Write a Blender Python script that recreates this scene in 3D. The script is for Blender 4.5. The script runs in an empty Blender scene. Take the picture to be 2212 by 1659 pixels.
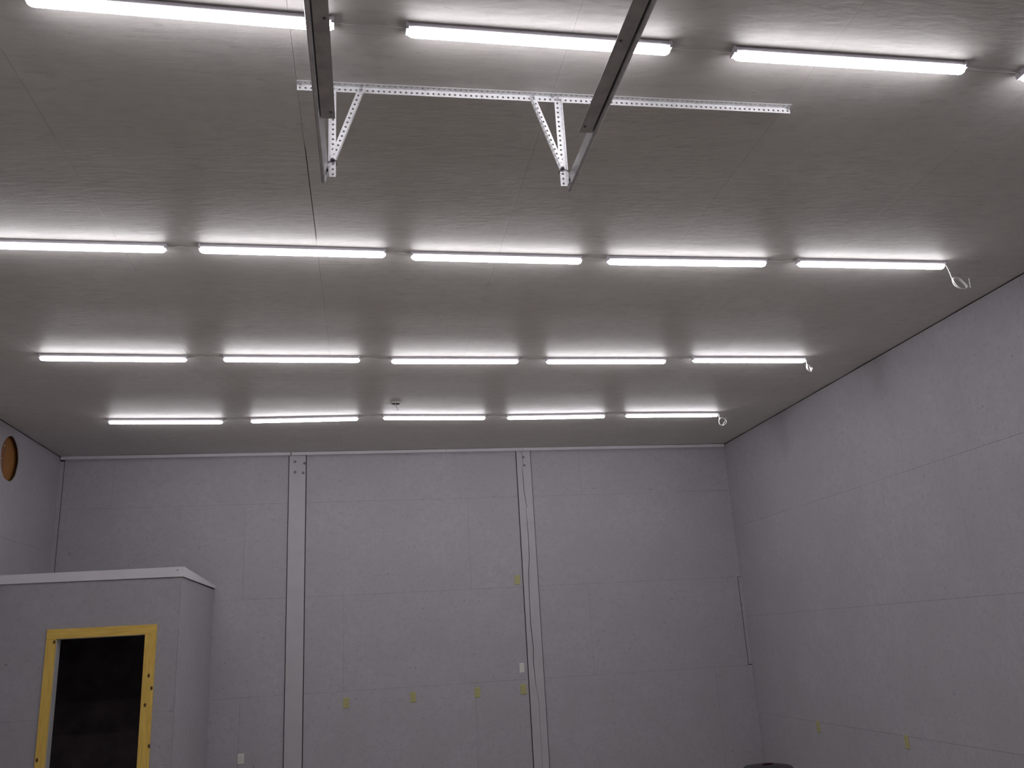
import bpy, bmesh, math, random
from mathutils import Vector, Matrix, noise

scn = bpy.context.scene
col = scn.collection
CZ = 1.82                      # camera height above the floor
XL, XR = -3.911, 5.233         # side walls
YF, YB = -1.0, 11.8            # front and back walls
H = 2.608 + CZ                 # ceiling height

# ------------------------------------------------------------------ camera
cam = bpy.data.cameras.new('camera')
cam.sensor_fit = 'HORIZONTAL'
cam.sensor_width = 36.0
cam.lens = 36.0 * 1860.9 / 2212.0
cam.clip_start = 0.05
camo = bpy.data.objects.new('camera', cam)
col.objects.link(camo)
RX = Vector((0.9857, -0.1591, -0.0548)).normalized()
FW = Vector((0.1681, 0.9437, 0.2850)).normalized()
UP = RX.cross(FW).normalized()
M = Matrix.Identity(4)
for i in range(3):
    M[i][0] = RX[i]; M[i][1] = UP[i]; M[i][2] = -FW[i]
M.translation = Vector((0, 0, CZ))
camo.matrix_world = M
scn.camera = camo

# ------------------------------------------------------------------ world, exposure
LAMP = 27.0                    # radiance of the lamp lenses
world = bpy.data.worlds.new('night_outside')
world.use_nodes = True
world.node_tree.nodes['Background'].inputs[0].default_value = (0.0, 0.0, 0.0, 1)
world.node_tree.nodes['Background'].inputs[1].default_value = 0.0
scn.world = world
scn.view_settings.view_transform = 'Standard'
scn.view_settings.look = 'None'
scn.view_settings.gamma = 1.0
scn.view_settings.use_curve_mapping = False
scn.view_settings.exposure = 0.50

# ------------------------------------------------------------------ materials
def new_mat(name):
    m = bpy.data.materials.new(name); m.use_nodes = True
    nt = m.node_tree; nt.nodes.clear()
    out = nt.nodes.new('ShaderNodeOutputMaterial')
    b = nt.nodes.new('ShaderNodeBsdfPrincipled')
    nt.links.new(b.outputs[0], out.inputs[0])
    return m, nt, b

def rgb(c): return (c[0], c[1], c[2], 1.0)

def mixc(nt, fac, a, b):
    n = nt.nodes.new('ShaderNodeMix'); n.data_type = 'RGBA'
    for sock, val in ((n.inputs[0], fac), (n.inputs[6], a), (n.inputs[7], b)):
        if hasattr(val, 'is_output'): nt.links.new(val, sock)
        elif isinstance(val, (int, float)): sock.default_value = val
        else: sock.default_value = rgb(val)
    return n.outputs[2]

def pos(nt, scale):
    g = nt.nodes.new('ShaderNodeNewGeometry')
    mp = nt.nodes.new('ShaderNodeMapping'); mp.inputs['Scale'].default_value = scale
    nt.links.new(g.outputs['Position'], mp.inputs['Vector'])
    return mp.outputs[0]

def noise_fac(nt, vec, scale, detail=3.0, lo=0.35, hi=0.65, rough=0.55):
    n = nt.nodes.new('ShaderNodeTexNoise')
    n.inputs['Scale'].default_value = scale; n.inputs['Detail'].default_value = detail
    n.inputs['Roughness'].default_value = rough
    nt.links.new(vec, n.inputs['Vector'])
    r = nt.nodes.new('ShaderNodeMapRange')
    r.inputs['From Min'].default_value = lo; r.inputs['From Max'].default_value = hi
    nt.links.new(n.outputs[0], r.inputs['Value'])
    return r.outputs[0]

def osb_paint(name, base, tint, fleck, rough, stretch, bump=0.25, spec=0.35):
    """painted strand board: mottled paint, dark flecks, strand relief"""
    m, nt, b = new_mat(name)
    p = pos(nt, (1, 1, 1)); ps = pos(nt, stretch)
    c1 = mixc(nt, noise_fac(nt, p, 1.6, 4), base, tint)
    c2 = mixc(nt, noise_fac(nt, p, 11.0, 4, 0.38, 0.72), c1, [x * 0.90 for x in base])
    c2 = mixc(nt, noise_fac(nt, ps, 21.0, 3, 0.52, 0.74), c2, [x * 0.84 for x in base])
    f = noise_fac(nt, ps, 26.0, 3, 0.66, 0.74)
    mm = nt.nodes.new('ShaderNodeMath'); mm.operation = 'MULTIPLY'; mm.inputs[1].default_value = 0.6
    nt.links.new(f, mm.inputs[0])
    c3 = mixc(nt, mm.outputs[0], c2, fleck)
    nt.links.new(c3, b.inputs['Base Color'])
    b.inputs['Roughness'].default_value = rough
    b.inputs['Specular IOR Level'].default_value = spec
    n = nt.nodes.new('ShaderNodeTexNoise'); n.inputs['Scale'].default_value = 38.0
    n.inputs['Detail'].default_value = 4.0
    nt.links.new(ps, n.inputs['Vector'])
    bp = nt.nodes.new('ShaderNodeBump'); bp.inputs['Strength'].default_value = bump
    bp.inputs['Distance'].default_value = 0.006
    nt.links.new(n.outputs[0], bp.inputs['Height']); nt.links.new(bp.outputs[0], b.inputs['Normal'])
    return m

def plain(name, c, rough=0.5, metal=0.0, var=0.12, scale=8.0, spec=0.5):
    m, nt, b = new_mat(name)
    p = pos(nt, (1, 1, 1))
    nt.links.new(mixc(nt, noise_fac(nt, p, scale, 4), c, [x * (1 - var) for x in c]), b.inputs['Base Color'])
    b.inputs['Roughness'].default_value = rough; b.inputs['Metallic'].default_value = metal
    b.inputs['Specular IOR Level'].default_value = spec
    return m

def wood(name, light, dark, knot, stretch, knots=True, rough=0.6):
    m, nt, b = new_mat(name)
    ps = pos(nt, stretch)
    c = mixc(nt, noise_fac(nt, ps, 9.0, 5, 0.3, 0.7), light, dark)
    if knots:
        v = nt.nodes.new('ShaderNodeTexVoronoi'); v.inputs['Scale'].default_value = 5.5
        v.voronoi_dimensions = '2D'
        sp = nt.nodes.new('ShaderNodeSeparateXYZ'); cb_ = nt.nodes.new('ShaderNodeCombineXYZ')
        nt.links.new(pos(nt, [1.0 if s == max(stretch) else 0.6 for s in stretch]), sp.inputs[0])
        nt.links.new(sp.outputs['X'], cb_.inputs['X']); nt.links.new(sp.outputs['Z'], cb_.inputs['Y'])
        nt.links.new(cb_.outputs[0], v.inputs['Vector'])
        r = nt.nodes.new('ShaderNodeMapRange')
        r.inputs['From Min'].default_value = 0.045; r.inputs['From Max'].default_value = 0.085
        r.inputs['To Min'].default_value = 1.0; r.inputs['To Max'].default_value = 0.0
        nt.links.new(v.outputs['Distance'], r.inputs['Value'])
        c = mixc(nt, r.outputs[0], c, knot)
    nt.links.new(c, b.inputs['Base Color'])
    b.inputs['Roughness'].default_value = rough
    return m

MT = {}
MT['wall'] = osb_paint('wall_paint', (0.445, 0.430, 0.468), (0.40, 0.395, 0.418), (0.20, 0.19, 0.20), 0.7, (1, 1, 1), 0.3)
MT['ceil'] = osb_paint('ceiling_paint', (0.66, 0.635, 0.61), (0.61, 0.585, 0.555), (0.46, 0.435, 0.40), 0.5, (0.28, 1, 1), 0.35, 0.4)
MT['trim'] = plain('trim_paint', (0.80, 0.78, 0.83), 0.55, 0, 0.06, 3)
MT['column'] = plain('column_paint', (0.49, 0.475, 0.505), 0.6, 0, 0.08, 4)
MT['framing'] = plain('dark_framing', (0.05, 0.042, 0.036), 0.9, 0, 0.3, 4)  # coloured near black so the gaps between sheets look shaded
MT['floor'] = plain('concrete', (0.55, 0.505, 0.43), 0.7, 0, 0.25, 1.5)
MT['pine_v'] = wood('pine_upright', (0.88, 0.62, 0.15), (0.72, 0.46, 0.085), (0.07, 0.03, 0.01), (7, 7, 0.7))
MT['pine_h'] = wood('pine_header', (0.88, 0.62, 0.15), (0.72, 0.46, 0.085), (0.07, 0.03, 0.01), (0.7, 7, 7))
MT['raw'] = wood('raw_sheathing', (0.42, 0.20, 0.055), (0.24, 0.10, 0.026), (0.1, 0.04, 0.01), (6, 6, 0.8), False)
MT['stud'] = wood('raw_stud', (0.30, 0.14, 0.06), (0.20, 0.085, 0.035), (0.1, 0.04, 0.01), (6, 6, 0.8), False)
MT['jamb'] = plain('jamb_paint', (0.62, 0.63, 0.66), 0.5, 0, 0.08, 5)
MT['room'] = plain('dark_room_lining', (0.20, 0.165, 0.185), 0.9, 0, 0.4, 3)  # dark tone stands in for missing light inside the small room
MT['galv'] = plain('galvanised_steel', (0.47, 0.45, 0.46), 0.5, 0.3, 0.25, 14)
MT['track'] = plain('track_steel', (0.50, 0.49, 0.50), 0.34, 0.85, 0.2, 20)
MT['angle'] = plain('punched_zinc', (0.90, 0.90, 0.92), 0.42, 0.05, 0.1, 22)
MT['bolt'] = plain('zinc_bolt', (0.62, 0.62, 0.64), 0.35, 0.6, 0.2, 40)
MT['black'] = plain('black_plastic', (0.012, 0.012, 0.014), 0.5, 0, 0.2, 10)
MT['housing'] = plain('lamp_housing', (0.84, 0.81, 0.88), 0.5, 0, 0.05, 5)
MT['cord'] = plain('white_cord', (0.80, 0.79, 0.77), 0.45, 0, 0.06, 30)
MT['ivory'] = plain('ivory_plate', (0.46, 0.44, 0.21), 0.4, 0, 0.08, 60)
MT['white_plate'] = plain('white_plate', (0.74, 0.73, 0.68), 0.35, 0, 0.05, 60)
MT['slot'] = plain('dark_slot', (0.04, 0.038, 0.03), 0.6, 0, 0.1, 60)
MT['smudge'] = plain('painted_bolt', (0.20, 0.19, 0.20), 0.6, 0, 0.2, 60)
MT['can_body'] = plain('dark_can', (0.02, 0.018, 0.02), 0.4, 0, 0.2, 6)
MT['can_lid'] = plain('maroon_lid', (0.06, 0.010, 0.012), 0.4, 0, 0.2, 6)
m, nt, b = new_mat('lamp_lens')
b.inputs['Base Color'].default_value = (0.85, 0.85, 0.85, 1)
b.inputs['Emission Color'].default_value = (0.985, 0.955, 1.0, 1)
# the diodes face the floor, so the sides of the opal lens are dimmer than its belly
g = nt.nodes.new('ShaderNodeNewGeometry'); sx = nt.nodes.new('ShaderNodeSeparateXYZ')
nt.links.new(g.outputs['Normal'], sx.inputs[0])
mr = nt.nodes.new('ShaderNodeMapRange')
mr.inputs['From Min'].default_value = 0.1; mr.inputs['From Max'].default_value = -0.9
mr.inputs['To Min'].default_value = LAMP * 0.14; mr.inputs['To Max'].default_value = LAMP
nt.links.new(sx.outputs['Z'], mr.inputs['Value']); nt.links.new(mr.outputs[0], b.inputs['Emission Strength'])
MT['lens'] = m

# ------------------------------------------------------------------ mesh helpers
def box(bm, x0, x1, y0, y1, z0, z1):
    vs = [bm.verts.new((x, y, z)) for x in (x0, x1) for y in (y0, y1) for z in (z0, z1)]
    for f in ((0, 1, 3, 2), (4, 6, 7, 5), (0, 4, 5, 1), (2, 3, 7, 6), (0, 2, 6, 4), (1, 5, 7, 3)):
        bm.faces.new([vs[i] for i in f])
    return vs

def prism(bm, pts, a, b, place):
    """extrude the 2D outline pts from a to b; place(u, w, t) -> point"""
    n = len(pts)
    r0 = [bm.verts.new(place(u, w, a)) for u, w in pts]
    r1 = [bm.verts.new(place(u, w, b)) for u, w in pts]
    for i in range(n):
        j = (i + 1) % n
        bm.faces.new((r0[i], r0[j], r1[j], r1[i]))
    bm.faces.new(r0); bm.faces.new(r1[::-1])

def tube(bm, pts, r, n=6):
    pts = [Vector(p) for p in pts]
    rings = []; up = None
    for i, p in enumerate(pts):
        t = (pts[min(i + 1, len(pts) - 1)] - pts[max(i - 1, 0)])
        t = t.normalized() if t.length > 1e-9 else Vector((0, 0, 1))
        if up is None: up = Vector((0, 0, 1)) if abs(t.z) < 0.9 else Vector((1, 0, 0))
        up = (up - t * up.dot(t)).normalized(); sd = t.cross(up)
        rings.append([bm.verts.new(p + (up * math.cos(k * 2 * math.pi / n) + sd * math.sin(k * 2 * math.pi / n)) * r) for k in range(n)])
    for a, b in zip(rings, rings[1:]):
        for k in range(n):
            bm.faces.new((a[k], a[(k + 1) % n], b[(k + 1) % n], b[k]))
    bm.faces.new(rings[0][::-1]); bm.faces.new(rings[-1])

def lathe(bm, prof, c, axis='z', n=20):
    rings = []
    for r, t in prof:
        ring = []
        for k in range(n):
            a = 2 * math.pi * k / n
            u, w = r * math.cos(a), r * math.sin(a)
            d = {'z': (u, w, t), 'y': (u, t, w), 'x': (t, u, w)}[axis]
            ring.append(bm.verts.new((c[0] + d[0], c[1] + d[1], c[2] + d[2])))
        rings.append(ring)
    for a, b in zip(rings, rings[1:]):
        for k in range(n):
            bm.faces.new((a[k], a[(k + 1) % n], b[(k + 1) % n], b[k]))
    bm.faces.new(rings[0][::-1]); bm.faces.new(rings[-1])

def catmull(pts, k=6):
    P = [Vector(p) for p in pts]; P = [P[0]] + P + [P[-1]]; out = []
    for i in range(1, len(P) - 2):
        for s in range(k):
            t = s / k; a, b, c, d = P[i - 1], P[i], P[i + 1], P[i + 2]
            out.append(0.5 * ((2 * b) + (c - a) * t + (2 * a - 5 * b + 4 * c - d) * t * t + (3 * b - 3 * c + d - a) * t ** 3))
    out.append(P[-2]); return out

def obj(name, bm, mat, parent=None, bevel=0, smooth=False, origin=None):
    bmesh.ops.recalc_face_normals(bm, faces=bm.faces)
    o3 = Vector(parent.location) if parent else Vector((0, 0, 0))
    if origin is not None and not parent: o3 = Vector(origin)
    if o3.length: bmesh.ops.translate(bm, verts=bm.verts, vec=-o3)
    if bevel: bmesh.ops.bevel(bm, geom=bm.edges[:], offset=bevel, segments=1, affect='EDGES')
    me = bpy.data.meshes.new(name); bm.to_mesh(me); bm.free()
    if smooth:
        for p in me.polygons: p.use_smooth = True
    me.materials.append(MT[mat])
    o = bpy.data.objects.new(name, me); col.objects.link(o)
    if parent: o.parent = parent
    elif origin is not None: o.location = o3
    return o

def sub(name, bm, mat, part, top, **kw):
    """a sub-part: part has no offset of its own, so coordinates are those of the thing"""
    o = obj(name, bm, mat, top, **kw); o.parent = part
    return o

def bxo(name, d, mat, parent=None, bevel=0, **kw):
    bm = bmesh.new(); box(bm, *d); return obj(name, bm, mat, parent, bevel, **kw)

def thing(name, label, cat, loc, group=None):
    o = bpy.data.objects.new(name, None); o.empty_display_size = 0.1
    col.objects.link(o); o.location = loc
    return tag(o, label, cat, group)

def tag(o, label, cat, group=None):
    o['label'] = label; o['category'] = cat
    if group: o['group'] = group
    return o

def struct(o, label=None):
    o['kind'] = 'structure'
    if label: o['label'] = label
    return o

rnd = random.Random(4)

# ------------------------------------------------------------------ the shell
struct(bxo('floor', (XL - .2, XR + .2, YF - .2, YB + .2, -.15, 0), 'floor'), 'grey concrete floor of the empty workshop')

# back wall: framing behind, strand-board sheets in front, gaps between them
GAP = 0.0018
wb = struct(bxo('wall_back', (XL - .2, XR + .2, YB + .011, YB + .15, 0, H + .05), 'framing'), 'grey painted strand-board back wall in three bays')
COLS = ((-1.02, -0.795), (2.100, 2.305))
def zz(z): return z + CZ
rows_b = [(zz(1.92), H - .002), (zz(.69), zz(1.92)), (zz(-.50), zz(.69)), (0.0, zz(-.50))]
bays = [(XL, COLS[0][0]), (COLS[0][1], COLS[1][0]), (COLS[1][1], XR)]
cuts = [[-3.246, 3.013], [-1.57, 1.39], [-2.85, -.296, 2.995], [-1.56, 1.39, 4.695]]
for (z0, z1), cs in zip(rows_b, cuts):
    for bi, (x0, x1) in enumerate(bays):
        a = x0 + (.055 if bi == 0 else .006); e = x1 - (.006 if bi < 2 else .0)
        if bi == 2 and z0 < zz(0) < z1: e = XR - .052
        xs = [a] + [c for c in cs if a < c < e] + [e]
        for p, q in zip(xs, xs[1:]):
            bxo('panel', (p + GAP / 2, q - GAP / 2, YB, YB + .011, z0 + GAP / 2, z1 - GAP / 2), 'wall', wb)
bxo('filler_strip', (XL, XL + .048, YB - .004, YB + .011, 0, H - .06), 'wall', wb)
bxo('filler_strip', (XR - .044, XR, YB - .001, YB + .011, zz(-.49), zz(.685)), 'wall', wb)

# side walls
def side_rows(): return [(zz(1.38), H - .007), (zz(.145), zz(1.38)), (zz(-1.115), zz(.145)), (0.0, zz(-1.115))]
wr = struct(bxo('wall_right', (XR + .011, XR + .2, YF - .2, YB + .011, 0, H + .05), 'framing'), 'grey painted strand-board wall along the right')
cut_r = [[8.12, 5.68, 3.24, .8], [9.355, 6.92, 4.48, 2.04], [10.55, 8.10, 5.66, 3.22, .78], [9.35, 6.91, 4.47, 2.03]]
for (z0, z1), cs in zip(side_rows(), cut_r):
    ys = [YF] + sorted(cs) + [YB]
    for p, q in zip(ys, ys[1:]):
        bxo('panel', (XR, XR + .011, p + GAP / 2, q - GAP / 2, z0 + GAP / 2, z1 - GAP / 2), 'wall', wr)

HY, HZ, HR = 10.205, zz(2.25), .252          # round hole sawn in the left wall
bm = bmesh.new()
box(bm, XL - .2, XL - .011, YF - .2, HY - .42, 0, H + .05)
box(bm, XL - .2, XL - .011, HY + .42, YB + .011, 0, H + .05)
box(bm, XL - .2, XL - .011, HY - .42, HY + .42, 0, HZ - .34)
box(bm, XL - .2, XL - .011, HY - .42, HY + .42, HZ + .34, H + .05)
wl = struct(obj('wall_left', bm, 'framing'), 'grey painted strand-board wall along the left')
cut_l = [[8.9, 6.46, 4.02, 1.58], [10.1, 7.66, 5.22, 2.78, .34], [8.9, 6.46, 4.02, 1.58], [10.1, 7.66, 5.22, 2.78, .34]]
for (z0, z1), cs in zip(side_rows(), cut_l):
    ys = [YF] + sorted(cs) + [YB]
    for p, q in zip(ys, ys[1:]):
        if p < HY < q and z0 < HZ < z1:
            p2, q2, a2, b2 = p + GAP / 2, q - GAP / 2, z0 + GAP / 2, z1 - GAP / 2
            angs = [2 * math.pi * k / 40 for k in range(40)]
            angs += [math.atan2(w - HZ, u - HY) % (2 * math.pi) for u in (p2, q2) for w in (a2, b2)]
            angs.sort()
            bm = bmesh.new(); inn, out = [], []
            for a in angs:
                c, s = math.cos(a), math.sin(a)
                t = min([((q2 if c > 0 else p2) - HY) / c if abs(c) > 1e-6 else 1e9, ((b2 if s > 0 else a2) - HZ) / s if abs(s) > 1e-6 else 1e9])
                wob = HR * (1 + .010 * math.sin(5 * a) + .008 * math.sin(9 * a + 1))
                inn.append((HY + wob * c, HZ + wob * s)); out.append((HY + t * c, HZ + t * s))
            fr = [[bm.verts.new((x, u, w)) for u, w in L] for x in (XL, XL - .011) for L in (inn, out)]
            n = len(angs)
            for k in range(n):
                j = (k + 1) % n
                bm.faces.new((fr[0][k], fr[0][j], fr[1][j], fr[1][k]))
                bm.faces.new((fr[2][k], fr[3][k], fr[3][j], fr[2][j]))
                bm.faces.new((fr[0][k], fr[2][k], fr[2][j], fr[0][j]))
                bm.faces.new((fr[1][k], fr[1][j], fr[3][j], fr[3][k]))
            obj('panel', bm, 'wall', wl)
        else:
            bxo('panel', (XL - .011, XL, p + GAP / 2, q - GAP / 2, z0 + GAP / 2, z1 - GAP / 2), 'wall', wl)
# what shows through the round hole
bxo('sheathing', (XL - .085, XL - .055, HY - .42, HY + .42, HZ - .34, HZ + .34), 'raw', wl)
bxo('stud', (XL - .055, XL - .025, HY - .30, HY - .085, HZ - .34, HZ + .34), 'stud', wl)
for (yy, z2) in ((HY - .130, HZ + .12), (HY - .165, HZ - .03)):
    bm = bmesh.new(); lathe(bm, [(.004, 0), (.008, .004), (.003, .008)], (XL - .025, yy, z2), 'x', 8)
    obj('nail_head', bm, 'white_plate', wl)

struct(bxo('wall_front', (XL - .2, XR + .2, YF - .15, YF, 0, H + .05), 'wall'), 'grey painted front wall behind the viewer')

# ceiling: sheets that bow slightly between the trusses
def sag(x, y):
    a = math.sin(math.pi * (y + .1) / .61) ** 2
    n1 = .5 + .5 * noise.noise(Vector((x * .8, y * .9, 3.1)))
    n2 = noise.noise(Vector((x * .5 + 7, y * 1.7, 1.0)))
    return max(0.0, .0042 * a * n1 + .0045 * max(0, n2 + .1))
ce = struct(bxo('ceiling', (XL - .2, XR + .2, YF - .2, YB + .2, H + .03, H + .12), 'framing'), 'grey painted strand-board ceiling')
xs = [XL, -2.813, -1.565, -.313, .932, 2.185, 3.433, 4.681, XR]
for ci, (x0, x1) in enumerate(zip(xs, xs[1:])):
    off = 1.22 if ci % 2 else 0.0
    ys = [YF]; y = YB - 2.44 * 5 - off
    while y < YB - .3:
        if y > YF + .3: ys.append(y)
        y += 2.44
    ys.append(YB)
    for y0, y1 in zip(ys, ys[1:]):
        gx = .0006 if x0 > XL else 0; gx1 = .0006 if x1 < XR else 0
        nx, ny = 6, max(4, int((y1 - y0) / .085))
        bm = bmesh.new(); V = []
        for j in range(ny + 1):
            row = []
            for i in range(nx + 1):
                py = y0 + .001 + (y1 - y0 - .002) * j / ny
                ga = .0042 if ci == 3 and 4.15 < py < 5.35 else gx      # one joint gapes here
                px = x0 + ga + (x1 - x0 - ga - gx1) * i / nx
                row.append(bm.verts.new((px, py, H + sag(px, py))))
            V.append(row)
        for j in range(ny):
            for i in range(nx):
                bm.faces.new((V[j][i], V[j + 1][i], V[j + 1][i + 1], V[j][i + 1]))
        # upturned edges so a sheet has thickness
        ring = V[0] + [r[-1] for r in V[1:]] + V[-1][-2::-1] + [r[0] for r in V[-2:0:-1]]
        top = [bm.verts.new((q.co.x, q.co.y, H + .014)) for q in ring]
        ring = [bm.verts.new(q.co) for q in ring]
        for k in range(len(ring)):
            j = (k + 1) % len(ring)
            bm.faces.new((ring[k], ring[j], top[j], top[k]))
        o = obj('panel', bm, 'ceil', ce)
        for p in o.data.polygons: p.use_smooth = abs(p.normal.z) > .7

# trim boards along the top of the back wall
tb = [(XL + .01, -1.0), (-.99, 1.10), (1.103, 2.20), (2.203, XR - .01)]
for i, (a, e) in enumerate(tb):
    struct(bxo('trim_%d' % (i + 1), (a, e, YB - .045, YB - .0005, H - .042, H - .001), 'trim', bevel=.002),
           'pale wooden trim strip along the top of the back wall, ' + ('at the left', 'left of the middle', 'right of the middle', 'at the right')[i])

# the two boarded posts of the back wall
def column(x0, x1, label):
    t = thing('wall_column', label, 'column', ((x0 + x1) / 2, YB, 0), 'boarded columns of the back wall')
    return t
YC = YB - .022
c1 = column(*COLS[0], 'wide grey painted wall column with four bolts, left one on the back wall')
bxo('board', (COLS[0][0] + .004, COLS[0][1] - .004, YC, YB + .010, 0, H - .043), 'column', c1, .002)
for (x, z) in ((-.941, 2.478), (-.816, 2.453), (-.938, 2.335), (-.833, 2.323)):
    bm = bmesh.new(); lathe(bm, [(.019, 0), (.017, -.004), (.010, -.005), (.009, -.011), (.004, -.012)], (x, YC, zz(z)), 'y', 10)
    obj('bolt', bm, 'smudge', c1)
c2 = column(*COLS[1], 'grey painted wall column split by a long wavering crack, right one on the back wall')
crack = [(2.178, 2.566), (2.189, 2.479), (2.194, 2.372), (2.174, 2.335), (2.181, 2.203), (2.182, 1.991), (2.208, 1.766), (2.192, 1.752), (2.205, 1.398), (2.201, 1.061), (2.178, .861), (2.167, .469), (2.166, .186), (2.182, -.082), (2.174, -.263), (2.184, -.548), (2.193, -.618), (2.213, -.785), (2.211, -1.202), (2.21, -1.82)]
wid = [.004, .004, .003, .002, .005, .005, .004, .002, .005, .006, .006, .005, .006, .006, .006, .004, .002, .003, .002, .0015]
for sgn, edge in ((-1, COLS[1][0] + .004), (1, COLS[1][1] - .004)):
    bm = bmesh.new()
    inner = [(x + sgn * w * .75, z) for (x, z), w in zip(crack, wid)]
    fr = [[bm.verts.new((x, y, zz(z))) for (x, z) in inner] for y in (YC, YB + .010)]
    fe = [[bm.verts.new((edge, y, zz(z))) for (x, z) in inner] for y in (YC, YB + .010)]
    for k in range(len(inner) - 1):
        bm.faces.new((fr[0][k], fr[0][k + 1], fe[0][k + 1], fe[0][k]))
        bm.faces.new((fr[1][k], fe[1][k], fe[1][k + 1], fr[1][k + 1]))
        bm.faces.new((fr[0][k], fr[1][k], fr[1][k + 1], fr[0][k + 1]))
        bm.faces.new((fe[0][k], fe[0][k + 1], fe[1][k + 1], fe[1][k]))
    for k in (0, -1):
        bm.faces.new((fr[0][k], fe[0][k], fe[1][k], fr[1][k]))
    obj('board', bm, 'column', c2)
for (x, z) in ((2.203, 2.475), (2.209, 2.357)):
    bm = bmesh.new(); lathe(bm, [(.017, 0), (.015, -.004), (.009, -.005), (.008, -.011), (.004, -.012)], (x, YC, zz(z)), 'y', 10)
    obj('bolt', bm, 'smudge', c2)

# ------------------------------------------------------------------ the small room built into the left corner
BX, BY = -1.93, 9.79              # its outer corner
DX0, DX1, DZ = -3.118, -2.262, zz(.268)
BT = zz(.85)
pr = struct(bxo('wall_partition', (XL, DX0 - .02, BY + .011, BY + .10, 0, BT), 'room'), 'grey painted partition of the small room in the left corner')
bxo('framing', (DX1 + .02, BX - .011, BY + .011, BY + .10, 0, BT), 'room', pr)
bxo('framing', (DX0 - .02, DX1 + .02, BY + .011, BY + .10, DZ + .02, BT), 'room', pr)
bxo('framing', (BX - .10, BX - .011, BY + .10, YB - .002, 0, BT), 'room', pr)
bxo('lid', (XL, BX, BY, YB - .002, BT - .012, BT + .012), 'room', pr)  # unseen roof, added to keep lamp light out of the small room
# sheets on the outside; the upper front sheet is notched round the doorway
for d in ((XL + .001, DX0 - .022, BY, BY + .011, 0, zz(-.5)), (DX1 + .022, BX - .0125, BY, BY + .011, 0, zz(-.5))):
    bxo('panel', d, 'wall', pr)
bm = bmesh.new()
zl = zz(-.4985)
prism(bm, [(XL + .001, zl), (DX0 - .022, zl), (DX0 - .022, DZ + .022), (DX1 + .022, DZ + .022), (DX1 + .022, zl), (BX - .0125, zl), (BX - .0125, BT), (XL + .001, BT)], BY, BY + .011, lambda u, w, t: (u, t, w))
obj('panel', bm, 'wall', pr)
bxo('panel', (BX - .011, BX, BY + .001, YB - .002, 0, BT), 'wall', pr)
# inside faces, unpainted; their dark colour helps keep the unlit room near black
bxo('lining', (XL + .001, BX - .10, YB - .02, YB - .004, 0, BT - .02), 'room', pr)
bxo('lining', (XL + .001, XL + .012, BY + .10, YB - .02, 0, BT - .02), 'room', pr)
# pale cap board on top
cb = thing('cap_board', 'pale cap board running along the top of the small room', 'trim board', (BX, BY, BT))
bm = bmesh.new(); prism(bm, [(XL, zz(.838)), (BX + .02, zz(.842)), (BX + .02, zz(.945)), (XL, zz(.928))], BY - .022, BY - .001, lambda u, w, t: (u, t, w))
obj('front_board', bm, 'trim', cb)
bm = bmesh.new(); prism(bm, [(BY - .0005, zz(.842)), (YB - .003, zz(.850)), (YB - .003, zz(.885)), (BY - .0005, zz(.945))], BX + .001, BX + .02, lambda u, w, t: (t, u, w))
obj('return_board', bm, 'trim', cb)
bxo('top_board', (XL, BX + .018, BY - .02, BY + .09, BT + .0125, BT + .03), 'trim', cb)
bm = bmesh.new(); lathe(bm, [(.007, 0), (.006, -.004), (.002, -.005)], (-1.975, BY - .022, zz(.912)), 'y', 8)
obj('screw', bm, 'smudge', cb)

# doorway with raw pine casing
dr = bpy.data.objects.new('door_1', None); col.objects.link(dr); dr.location = ((DX0 + DX1) / 2, BY, 0)
struct(dr, 'dark open doorway of the small room framed in knotty yellow pine')
bxo('casing_upright', (-3.212, DX0, BY - .020, BY - .001, 0, DZ - .0005), 'pine_v', dr, .002)
bxo('casing_upright', (DX1, -2.150, BY - .020, BY - .001, 0, DZ - .0005), 'pine_v', dr, .002)
bxo('casing_header', (-3.212, -2.150, BY - .0215, BY - .001, DZ, DZ + .098), 'pine_h', dr, .002)
bxo('jamb', (DX0 - .018, DX0 + .004, BY - .0005, BY + .115, 0, DZ + .002), 'jamb', dr)
bxo('jamb', (DX1 - .004, DX1 + .018, BY - .0005, BY + .115, 0, DZ + .002), 'jamb', dr)
bxo('head_jamb', (DX0 + .005, DX1 - .005, BY - .0005, BY + .115, DZ - .004, DZ + .018), 'jamb', dr)

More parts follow.
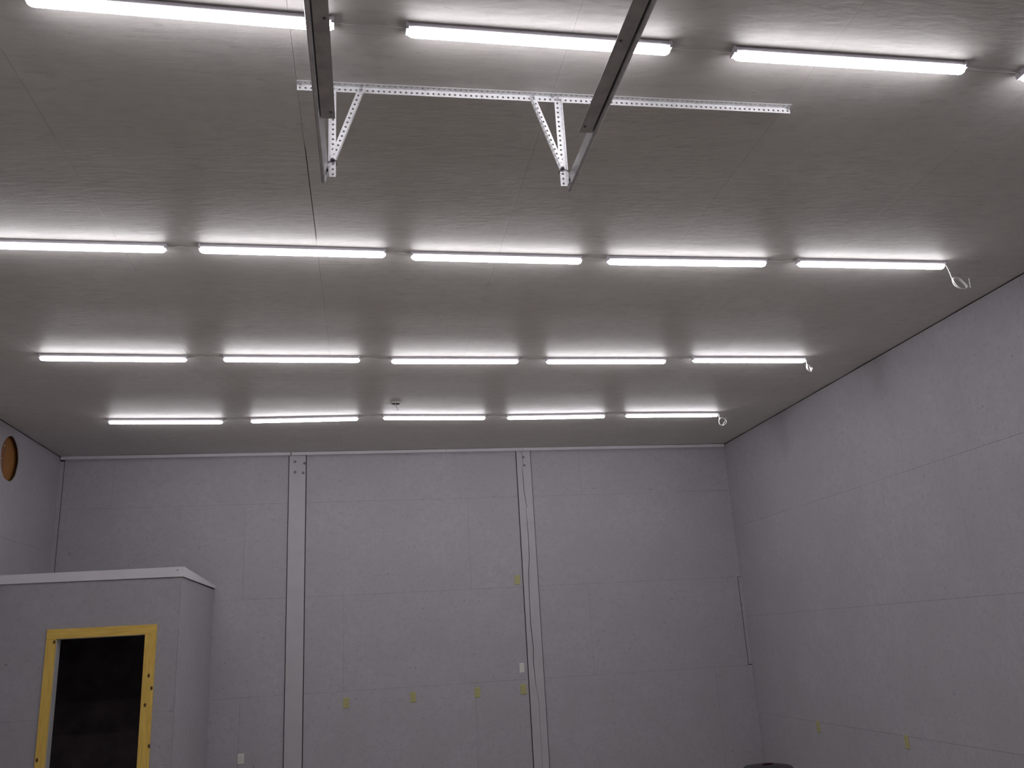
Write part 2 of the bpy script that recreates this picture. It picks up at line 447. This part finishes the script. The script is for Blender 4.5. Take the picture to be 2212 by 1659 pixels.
# ------------------------------------------------------------------ strip lights
LW, LH, LL = .046, .052, 1.219
def strip_light_meshes():
    L = LL / 2
    bm = bmesh.new()                                   # folded steel tray
    prism(bm, [(-.023, 0), (.023, 0), (.028, -.020), (.025, -.024), (-.025, -.024), (-.028, -.020)], -L + .006, L - .006, lambda u, w, t: (t, u, w))
    tray = bm
    lens = bmesh.new()                                 # half-round opal lens with rounded ends
    rings = []
    prof = [(-.0215, -.020)] + [(.027 * math.cos(math.pi + math.pi * k / 8), -.024 - .034 * math.sin(math.pi * k / 8)) for k in range(9)] + [(.0215, -.020)]
    th = [math.radians(q) for q in (78, 62, 42, 20, 0)]
    ends = [(-L + .004 + .030 * (1 - math.sin(q)), math.cos(q)) for q in th]
    for t, s in ends + [(-t, s) for t, s in ends[::-1]]:
        rings.append([lens.verts.new((t, u * s, -.037 + (w + .037) * s)) for u, w in prof])
    for a, b in zip(rings, rings[1:]):
        for k in range(len(a) - 1): lens.faces.new((a[k], a[k + 1], b[k + 1], b[k]))
    lens.faces.new(rings[0]); lens.faces.new(rings[-1][::-1])
    cap = bmesh.new()                                  # end cap
    prism(cap, [(-.029, 0), (.029, 0), (.030, -.024), (.024, -.034), (-.024, -.034), (-.030, -.024)], -.006, .006, lambda u, w, t: (t, u, w))
    res = []
    for nm, b_, mt, sm in (('tray', tray, 'housing', False), ('lens', lens, 'lens', True), ('end_cap', cap, 'housing', False)):
        bmesh.ops.recalc_face_normals(b_, faces=b_.faces)
        me = bpy.data.meshes.new(nm); b_.to_mesh(me); b_.free(); me.materials.append(MT[mt])
        if sm:
            for p in me.polygons: p.use_smooth = len(p.vertices) == 4
        res.append(me)
    return res
TRAY, LENS, CAP = strip_light_meshes()
ORD = ('leftmost', 'second from the left', 'middle one', 'second from the right', 'rightmost')
ROWN = ('in the nearest row', 'in the second row from the viewer', 'in the third row from the viewer', 'in the far row')
LIGHTS = [
    [(-2.868, 3.118, 3.135), (-1.340, 3.139, 3.178), (.186, 3.185, 3.201), (1.713, 3.208, 3.212), (3.262, 3.236, 3.245)],
    [(-2.495, 5.410, 5.428), (-1.073, 5.423, 5.444), (.318, 5.473, 5.491), (1.723, 5.491, 5.480), (3.184, 5.469, 5.469)],
    [(-2.791, 7.656, 7.704), (-1.263, 7.698, 7.729), (.242, 7.760, 7.771), (1.733, 7.781, 7.786), (3.217, 7.750, 7.762)],
    [(-2.821, 9.895, 9.952), (-1.297, 9.935, 9.883), (.203, 9.864, 9.923), (1.683, 9.935, 9.920), (3.156, 9.906, 9.933)]]
ENDS = []
for r, row in enumerate(LIGHTS):
    er = []
    for i, (x0, y0, y1) in enumerate(row):
        ang = math.asin((y1 - y0) / LL)
        c = (x0 + LL / 2 * math.cos(ang), (y0 + y1) / 2, H + .001)
        t = thing('strip_light', 'lit white strip light, %s %s' % (ORD[i], ROWN[r]), 'ceiling light', c, 'strip lights on the ceiling')
        t.rotation_euler = (0, 0, ang)
        for me, nm, dx in ((TRAY, 'tray', 0), (LENS, 'lens', 0), (CAP, 'end_cap', -LL / 2 + .006), (CAP, 'end_cap', LL / 2 - .006)):
            o = bpy.data.objects.new(nm, me); col.objects.link(o); o.parent = t; o.location = (dx, 0, 0)
        er.append((Vector((x0, y0, H - .014)), Vector((x0 + LL * math.cos(ang), y1, H - .014))))
    ENDS.append(er)

# thin cords that link the lights of a row
for r, er in enumerate(ENDS):
    for i in range(4):
        a, e = er[i][1], er[i + 1][0]
        d = e - a; n = 5
        pts = [a]
        for k in range(1, n):
            f = k / n
            pts.append(a + d * f + Vector((0, rnd.uniform(-.012, .012), .006 - .010 * math.sin(math.pi * f) * rnd.uniform(.2, 1))))
        pts.append(e)
        bm = bmesh.new(); tube(bm, catmull(pts, 5), .0028, 6)
        nm = ('first', 'second', 'third', 'fourth')[i]
        tag(obj('link_cord', bm, 'cord', origin=a, smooth=True), 'thin white cord, %s gap between lights %s' % (nm, ROWN[r]), 'cord', 'link cords between the strip lights')

# spare cord coiled up at the right end of three rows
def coil(start, centre, rad, ax1, ax2, turns, tail, label, ph=2.2):
    ax1 = Vector(ax1).normalized(); ax2 = Vector(ax2).normalized(); c = Vector(centre); s = Vector(start)
    nrm = ax1.cross(ax2)
    loop = []
    N = int(turns * 14)
    for k in range(N + 1):
        a = ph - 2 * math.pi * k / 14; f = k / N
        rr = rad * (1 + .10 * math.sin(k * .9) * .6)
        loop.append(c + (ax1 * math.cos(a) + ax2 * math.sin(a) * .92) * rr + nrm * (.022 * (f - .5)) + Vector((0, 0, .006 * math.sin(k))))
    first = loop[0]
    pts = [s, s + Vector((.015, 0, -.004)), s * .55 + first * .45 + Vector((.008, 0, .012)), first * .9 + s * .1] + loop
    pts += [Vector(p) for p in tail]
    bm = bmesh.new(); tube(bm, catmull(pts, 3), .0042, 6)
    return tag(obj('spare_cord_coil', bm, 'cord', origin=start, smooth=True), label, 'cord', 'coiled spare cords')
e = ENDS[1][4][1]
coil(e, (4.506, 5.47, zz(2.432)), .062, (1, 0, -.28), (.12, .42, .9), 2.2,
     [(4.575, 5.46, zz(2.395)), (4.590, 5.47, zz(2.425)), (4.598, 5.475, zz(2.480))], 'loose white cord coil hanging past the right end of the second light row')
e = ENDS[2][4][1]
coil(e, (4.462, 7.755, zz(2.490)), .040, (.75, .4, -.35), (.25, .3, .9), 3.4,
     [(4.505, 7.76, zz(2.495))], 'small bunched white cord coil at the right end of the third light row')
e = ENDS[3][4][1]
coil(e, (4.428, 9.935, zz(2.488)), .052, (1, 0, .1), (0, .2, 1), 1.7,
     [(4.480, 9.94, zz(2.52)), (4.485, 9.95, zz(2.55))], 'round white cord coil hanging at the right end of the far light row')

# ------------------------------------------------------------------ overhead door tracks and their hangers
TZ = zz(2.092)
def rail(side, xw, yend, yangle, lean, label):
    """side +1: stiffener flange points to +x (left-hand rail), -1: mirrored"""
    t = thing('door_track', label, 'door track', (xw, YF, TZ))
    def P(u, w, y): return (xw + side * u, y, TZ + w)
    def strip(bm, path, th, ya, yb):
        # open section with thickness th
        pts = [Vector((a, b_)) for a, b_ in path]; offs = []
        for i, p in enumerate(pts):
            d = (pts[min(i + 1, len(pts) - 1)] - pts[max(i - 1, 0)]).normalized()
            offs.append((p.x - d.y * th, p.y + d.x * th))
        prism(bm, [(p.x, p.y) for p in pts] + offs[::-1], ya, yb, P)
    bm = bmesh.new()
    path = [(-.020, .008), (-.0185, .002), (-.014, 0), (-.004, 0), (-.0005, .003), (lean * .5, .030), (lean, .058), (lean - .004, .061), (lean - .022, .061), (lean - .026, .055)]
    strip(bm, path, .0018, YF, yend)
    obj('channel', bm, 'track', t)
    bm = bmesh.new()
    strip(bm, [(.062, .0115), (.0050, .0115), (lean * .8 + .0022, .050)], -.0022, YF, yangle)
    obj('stiffener_angle', bm, 'galv', t)
    for dy in (.045, .6, 1.2):
        bm = bmesh.new()
        lathe(bm, [(.007, 0), (.006, -.003), (.002, -.004)], P(.045, .0115, yangle - dy), 'z', 8)
        obj('rivet', bm, 'smudge', t)
    return t
rail(1, -.1765, 3.662, 3.158, .014, 'dark steel overhead door track, left one of the two')
rail(-1, .9865, 3.668, 3.178, .004, 'dark steel overhead door track, right one of the two')

PITCH, FW_, HRAD = .0266, .032, .0060
def punched_flange(bm, n, place, w0, w1, wc):
    """strip of n pitches with octagonal holes; place(t, w) -> point"""
    for k in range(n):
        a, e = k * PITCH, (k + 1) * PITCH; c = (a + e) / 2
        hole = [bm.verts.new(place(c + HRAD * math.cos(math.pi / 8 + i * math.pi / 4), wc + HRAD * math.sin(math.pi / 8 + i * math.pi / 4))) for i in range(8)]
        R_ = [bm.verts.new(place(*q)) for q in ((e, wc), (e, w1), (c, w1), (a, w1), (a, wc), (a, w0), (c, w0), (e, w0))]
        # hole i lies at 22.5+45i degrees; rect point i lies at 0,45,90...
        for i in range(8):
            j = (i + 1) % 8
            bm.faces.new((hole[i], R_[j], hole[j]))
        for i in range(8):
            j = (i + 1) % 8
            bm.faces.new((R_[i], R_[j], hole[i]))
def punched_angle(name, p0, d, f1, f2, n, parent, mat='angle'):
    """p0: start of the corner line, d: direction, f1/f2: directions of the two flanges"""
    p0 = Vector(p0); d = Vector(d).normalized(); f1 = Vector(f1).normalized(); f2 = Vector(f2).normalized()
    bm = bmesh.new()
    for f in (f1, f2):
        punched_flange(bm, n, lambda t, w, f=f: p0 + d * t + f * w, 0, FW_, FW_ * .56)
    bmesh.ops.remove_doubles(bm, verts=bm.verts, dist=.0002)
    o = obj(name, bm, mat, parent)
    md = o.modifiers.new('thickness', 'SOLIDIFY'); md.thickness = .0020; md.offset = 0
    return o
def hexbolt(parent, p, axis='y', s=1, r=.008, mat='bolt'):
    bm = bmesh.new(); lathe(bm, [(r * 1.35, 0), (r * 1.35, s * .002), (r, s * .002), (r, s * .008), (r * .7, s * .0095)], p, axis, 6)
    return obj('bolt', bm, mat, parent)

YA = 3.642
NA = 95
hb = thing('ceiling_angle', 'long white punched steel angle screwed across the ceiling above the door tracks', 'steel angle', (-.312, YA, H))
punched_angle('angle_bar', (-.312, YA, H - .0015), (1, -.0035, 0), (0, 0, -1), (0, -1, 0), NA, hb)
for x in (-.300, .975 - .04, 2.205):
    hexbolt(hb, (x, YA - .018, H - .003), 'z', -1)

def hanger(x, side, zbot, xt, xb, label, n):
    """vertical punched strap with its flange beside the track, plus a diagonal brace"""
    t = thing('track_hanger', label, 'hanger', (x, YA - .004, zz(zbot)))
    yf = YA - .0035
    # strap: face towards the viewer, second flange pointing at the viewer on the track side
    xc = x + side * FW_ / 2
    o = punched_angle('strap', (xc, yf, zz(zbot)), (0, 0, 1), (-side, 0, 0), (0, -1, 0), n, t)
    hexbolt(t, (x, yf - .002, H - .017), 'y', -1)
    # brace in front of the strap
    p0 = Vector((xb, yf - .003, zz(2.190))); p1 = Vector((xt, yf - .003, H - .004))
    d = (p1 - p0); nb = int(d.length / PITCH); d.normalize()
    f = Vector((d.z, 0, -d.x)) * side               # across the brace, in the plane of the strap
    pc = p0 - f * FW_ * .5 * 1.0
    punched_angle('brace', pc, d, f, (0, -1, 0), nb, t)
    hexbolt(t, p1 - d * .014 + Vector((0, -.002, 0)), 'y', -1)
    b_ = hexbolt(t, p0 + d * .008 + Vector((0, -.002, 0)), 'y', -1, .008, 'black')
    # black tie round the foot of the brace
    bm = bmesh.new()
    zt = zz(2.172); s2 = side * .008
    loop = [(x - .019, yf - .036, zt + s2 * .6), (x + .019, yf - .036, zt - s2 * .6), (x + .020, yf + .004, zt - s2 * .6), (x - .020, yf + .004, zt + s2 * .6), (x - .019, yf - .036, zt + s2 * .6)]
    tube(bm, loop, .0022, 5)
    obj('cable_tie', bm, 'black', t)
    bm = bmesh.new()
    lathe(bm, [(.006, 0), (.006, -side * -.010), (.004, -side * -.016)], (xc + side * .001, yf - .018, zz(zbot) + .024), 'x', 6)
    obj('bolt', bm, 'black', t)
    return t
hanger(-.144, -1, 2.112, -.005, -.146, 'white punched steel hanger with a diagonal brace, beside the left door track', 18)
hanger(.962, 1, 2.104, .832, .962, 'white punched steel hanger with a diagonal brace, beside the right door track', 18)

# ------------------------------------------------------------------ electrical plates
def plate(p, wall, mat, kind, label, grp, w=.074, h=.126):
    """wall 'b': on the back wall, 'r': on the right wall"""
    t = thing('outlet_plate' if kind != 'blank' else 'blank_plate', label, 'outlet', p, grp)
    def P(u, v, d): return (p[0] + u, p[1] - d, p[2] + v) if wall == 'b' else (p[0] - d, p[1] - u, p[2] + v)
    bm = bmesh.new()
    r0 = [bm.verts.new(P(u, v, 0)) for u, v in ((-w / 2, -h / 2), (w / 2, -h / 2), (w / 2, h / 2), (-w / 2, h / 2))]
    k = .006
    r1 = [bm.verts.new(P(u, v, .004)) for u, v in ((-w / 2, -h / 2), (w / 2, -h / 2), (w / 2, h / 2), (-w / 2, h / 2))]
    r2 = [bm.verts.new(P(u, v, .007)) for u, v in ((-w / 2 + k, -h / 2 + k), (w / 2 - k, -h / 2 + k), (w / 2 - k, h / 2 - k), (-w / 2 + k, h / 2 - k))]
    for a, b_ in ((r0, r1), (r1, r2)):
        for i in range(4): bm.faces.new((a[i], a[(i + 1) % 4], b_[(i + 1) % 4], b_[i]))
    bm.faces.new(r2); bm.faces.new(r0[::-1])
    obj('cover', bm, mat, t)
    if kind == 'duplex':
        for s in (-1, 1):
            bm = bmesh.new(); cz = s * .0195 * h / .114
            pts = [(.017 * max(-.92, min(.92, math.cos(a))), cz + .0145 * math.sin(a)) for a in [2 * math.pi * i / 14 for i in range(14)]]
            lo = [bm.verts.new(P(u, v, .0065)) for u, v in pts]; hi = [bm.verts.new(P(u, v, .0090)) for u, v in pts]
            for i in range(14): bm.faces.new((lo[i], lo[(i + 1) % 14], hi[(i + 1) % 14], hi[i]))
            bm.faces.new(hi)
            rc = obj('receptacle', bm, mat, t)
            bm = bmesh.new()
            for u in (-.0065, .0065):
                q = [bm.verts.new(P(uu, vv, dd)) for dd in (.0085, .0095) for uu, vv in ((u - .0013, cz - .002), (u + .0013, cz - .002), (u + .0013, cz + .007), (u - .0013, cz + .007))]
                bm.faces.new(q[4:]); 
                for i in range(4): bm.faces.new((q[i], q[(i + 1) % 4], q[4 + (i + 1) % 4], q[4 + i]))
            sub('slots', bm, 'slot', rc, t)
    else:
        for s in (-1, 1):
            bm = bmesh.new()
            c = P(0, s * .034 if kind == 'blank' else s * .045, .007)
            lathe(bm, [(.004, 0), (.003, -.0015)], c, 'y' if wall == 'b' else 'x', 8)
            obj('screw', bm, 'bolt', t)
    return t
G1 = 'yellowed outlets on the back wall'
plate((-.263, YB, zz(-.640)), 'b', 'ivory', 'duplex', 'yellowed outlet in the back wall row, nearest the left column', G1)
plate((.583, YB, zz(-.625)), 'b', 'ivory', 'duplex', 'yellowed outlet in the middle of the back wall row', G1)
plate((1.415, YB, zz(-.621)), 'b', 'ivory', 'duplex', 'yellowed outlet at the start of the dark seam left of the cracked column', G1)
plate((2.022, YB, zz(-.620)), 'b', 'ivory', 'duplex', 'yellowed outlet beside the cracked column, below a white blank plate', G1, .078)
plate((2.022, YB, zz(.786)), 'b', 'ivory', 'duplex', 'single yellowed outlet high up beside the cracked column', G1, .078)
plate((2.016, YB, zz(-.353)), 'b', 'white_plate', 'blank', 'cream blank cover plate beside the cracked column, above an outlet', None, .064, .120)
plate((-1.528, YB, zz(-1.203)), 'b', 'white_plate', 'duplex', 'white duplex outlet low on the back wall beside the small room', None, .076, .118)
plate((XR, 10.162, zz(-1.168)), 'r', 'ivory', 'duplex', 'yellowed outlet on the right wall, nearer the back corner', 'yellowed outlets on the right wall')
plate((XR, 8.400, zz(-1.168)), 'r', 'ivory', 'duplex', 'yellowed outlet on the right wall, farther from the back corner', 'yellowed outlets on the right wall')

# ------------------------------------------------------------------ round junction box on the ceiling
jb = thing('ceiling_box', 'small round open junction box on the ceiling with a wire stub', 'junction box', (.336, 9.34, H))
bm = bmesh.new(); lathe(bm, [(.060, .004), (.062, -.006), (.058, -.010), (.050, -.010), (.048, .003)], (.336, 9.34, H), 'z', 20)
obj('rim', bm, 'cord', jb, smooth=False)
bm = bmesh.new(); lathe(bm, [(.047, -.0030), (.047, -.0045)], (.336, 9.34, H), 'z', 16)
obj('recess_shade', bm, 'slot', jb)  # flat dark disc, shade of the open box put into its colour
bm = bmesh.new(); tube(bm, catmull([(.330, 9.33, H - .004), (.335, 9.31, H - .04), (.352, 9.30, H - .075), (.356, 9.30, H - .10)], 4), .006, 6)
obj('wire', bm, 'cord', jb)

# ------------------------------------------------------------------ something dark and rounded at the foot of the right corner
cn = thing('floor_canister', 'dark rounded canister top just showing at the bottom edge near the right corner', 'canister', (4.02, 9.0, 0))
ztop = zz(-1.352)
bm = bmesh.new(); lathe(bm, [(.20, 0), (.235, .02), (.25, ztop - .08), (.255, ztop - .06)], (4.02, 9.0, 0), 'z', 24)
obj('drum', bm, 'can_body', cn, smooth=False)
bm = bmesh.new(); lathe(bm, [(.262, ztop - .06), (.262, ztop - .045), (.235, ztop - .018), (.15, ztop - .004), (.05, ztop)], (4.02, 9.0, 0), 'z', 24)
obj('lid', bm, 'can_body', cn, smooth=False)
bm = bmesh.new(); tube(bm, [(4.02 + .06 * math.cos(a), 9.0, ztop - .004 + .012 * math.sin(a)) for a in [math.pi * i / 8 for i in range(9)]], .008, 6)
obj('handle', bm, 'can_lid', cn)
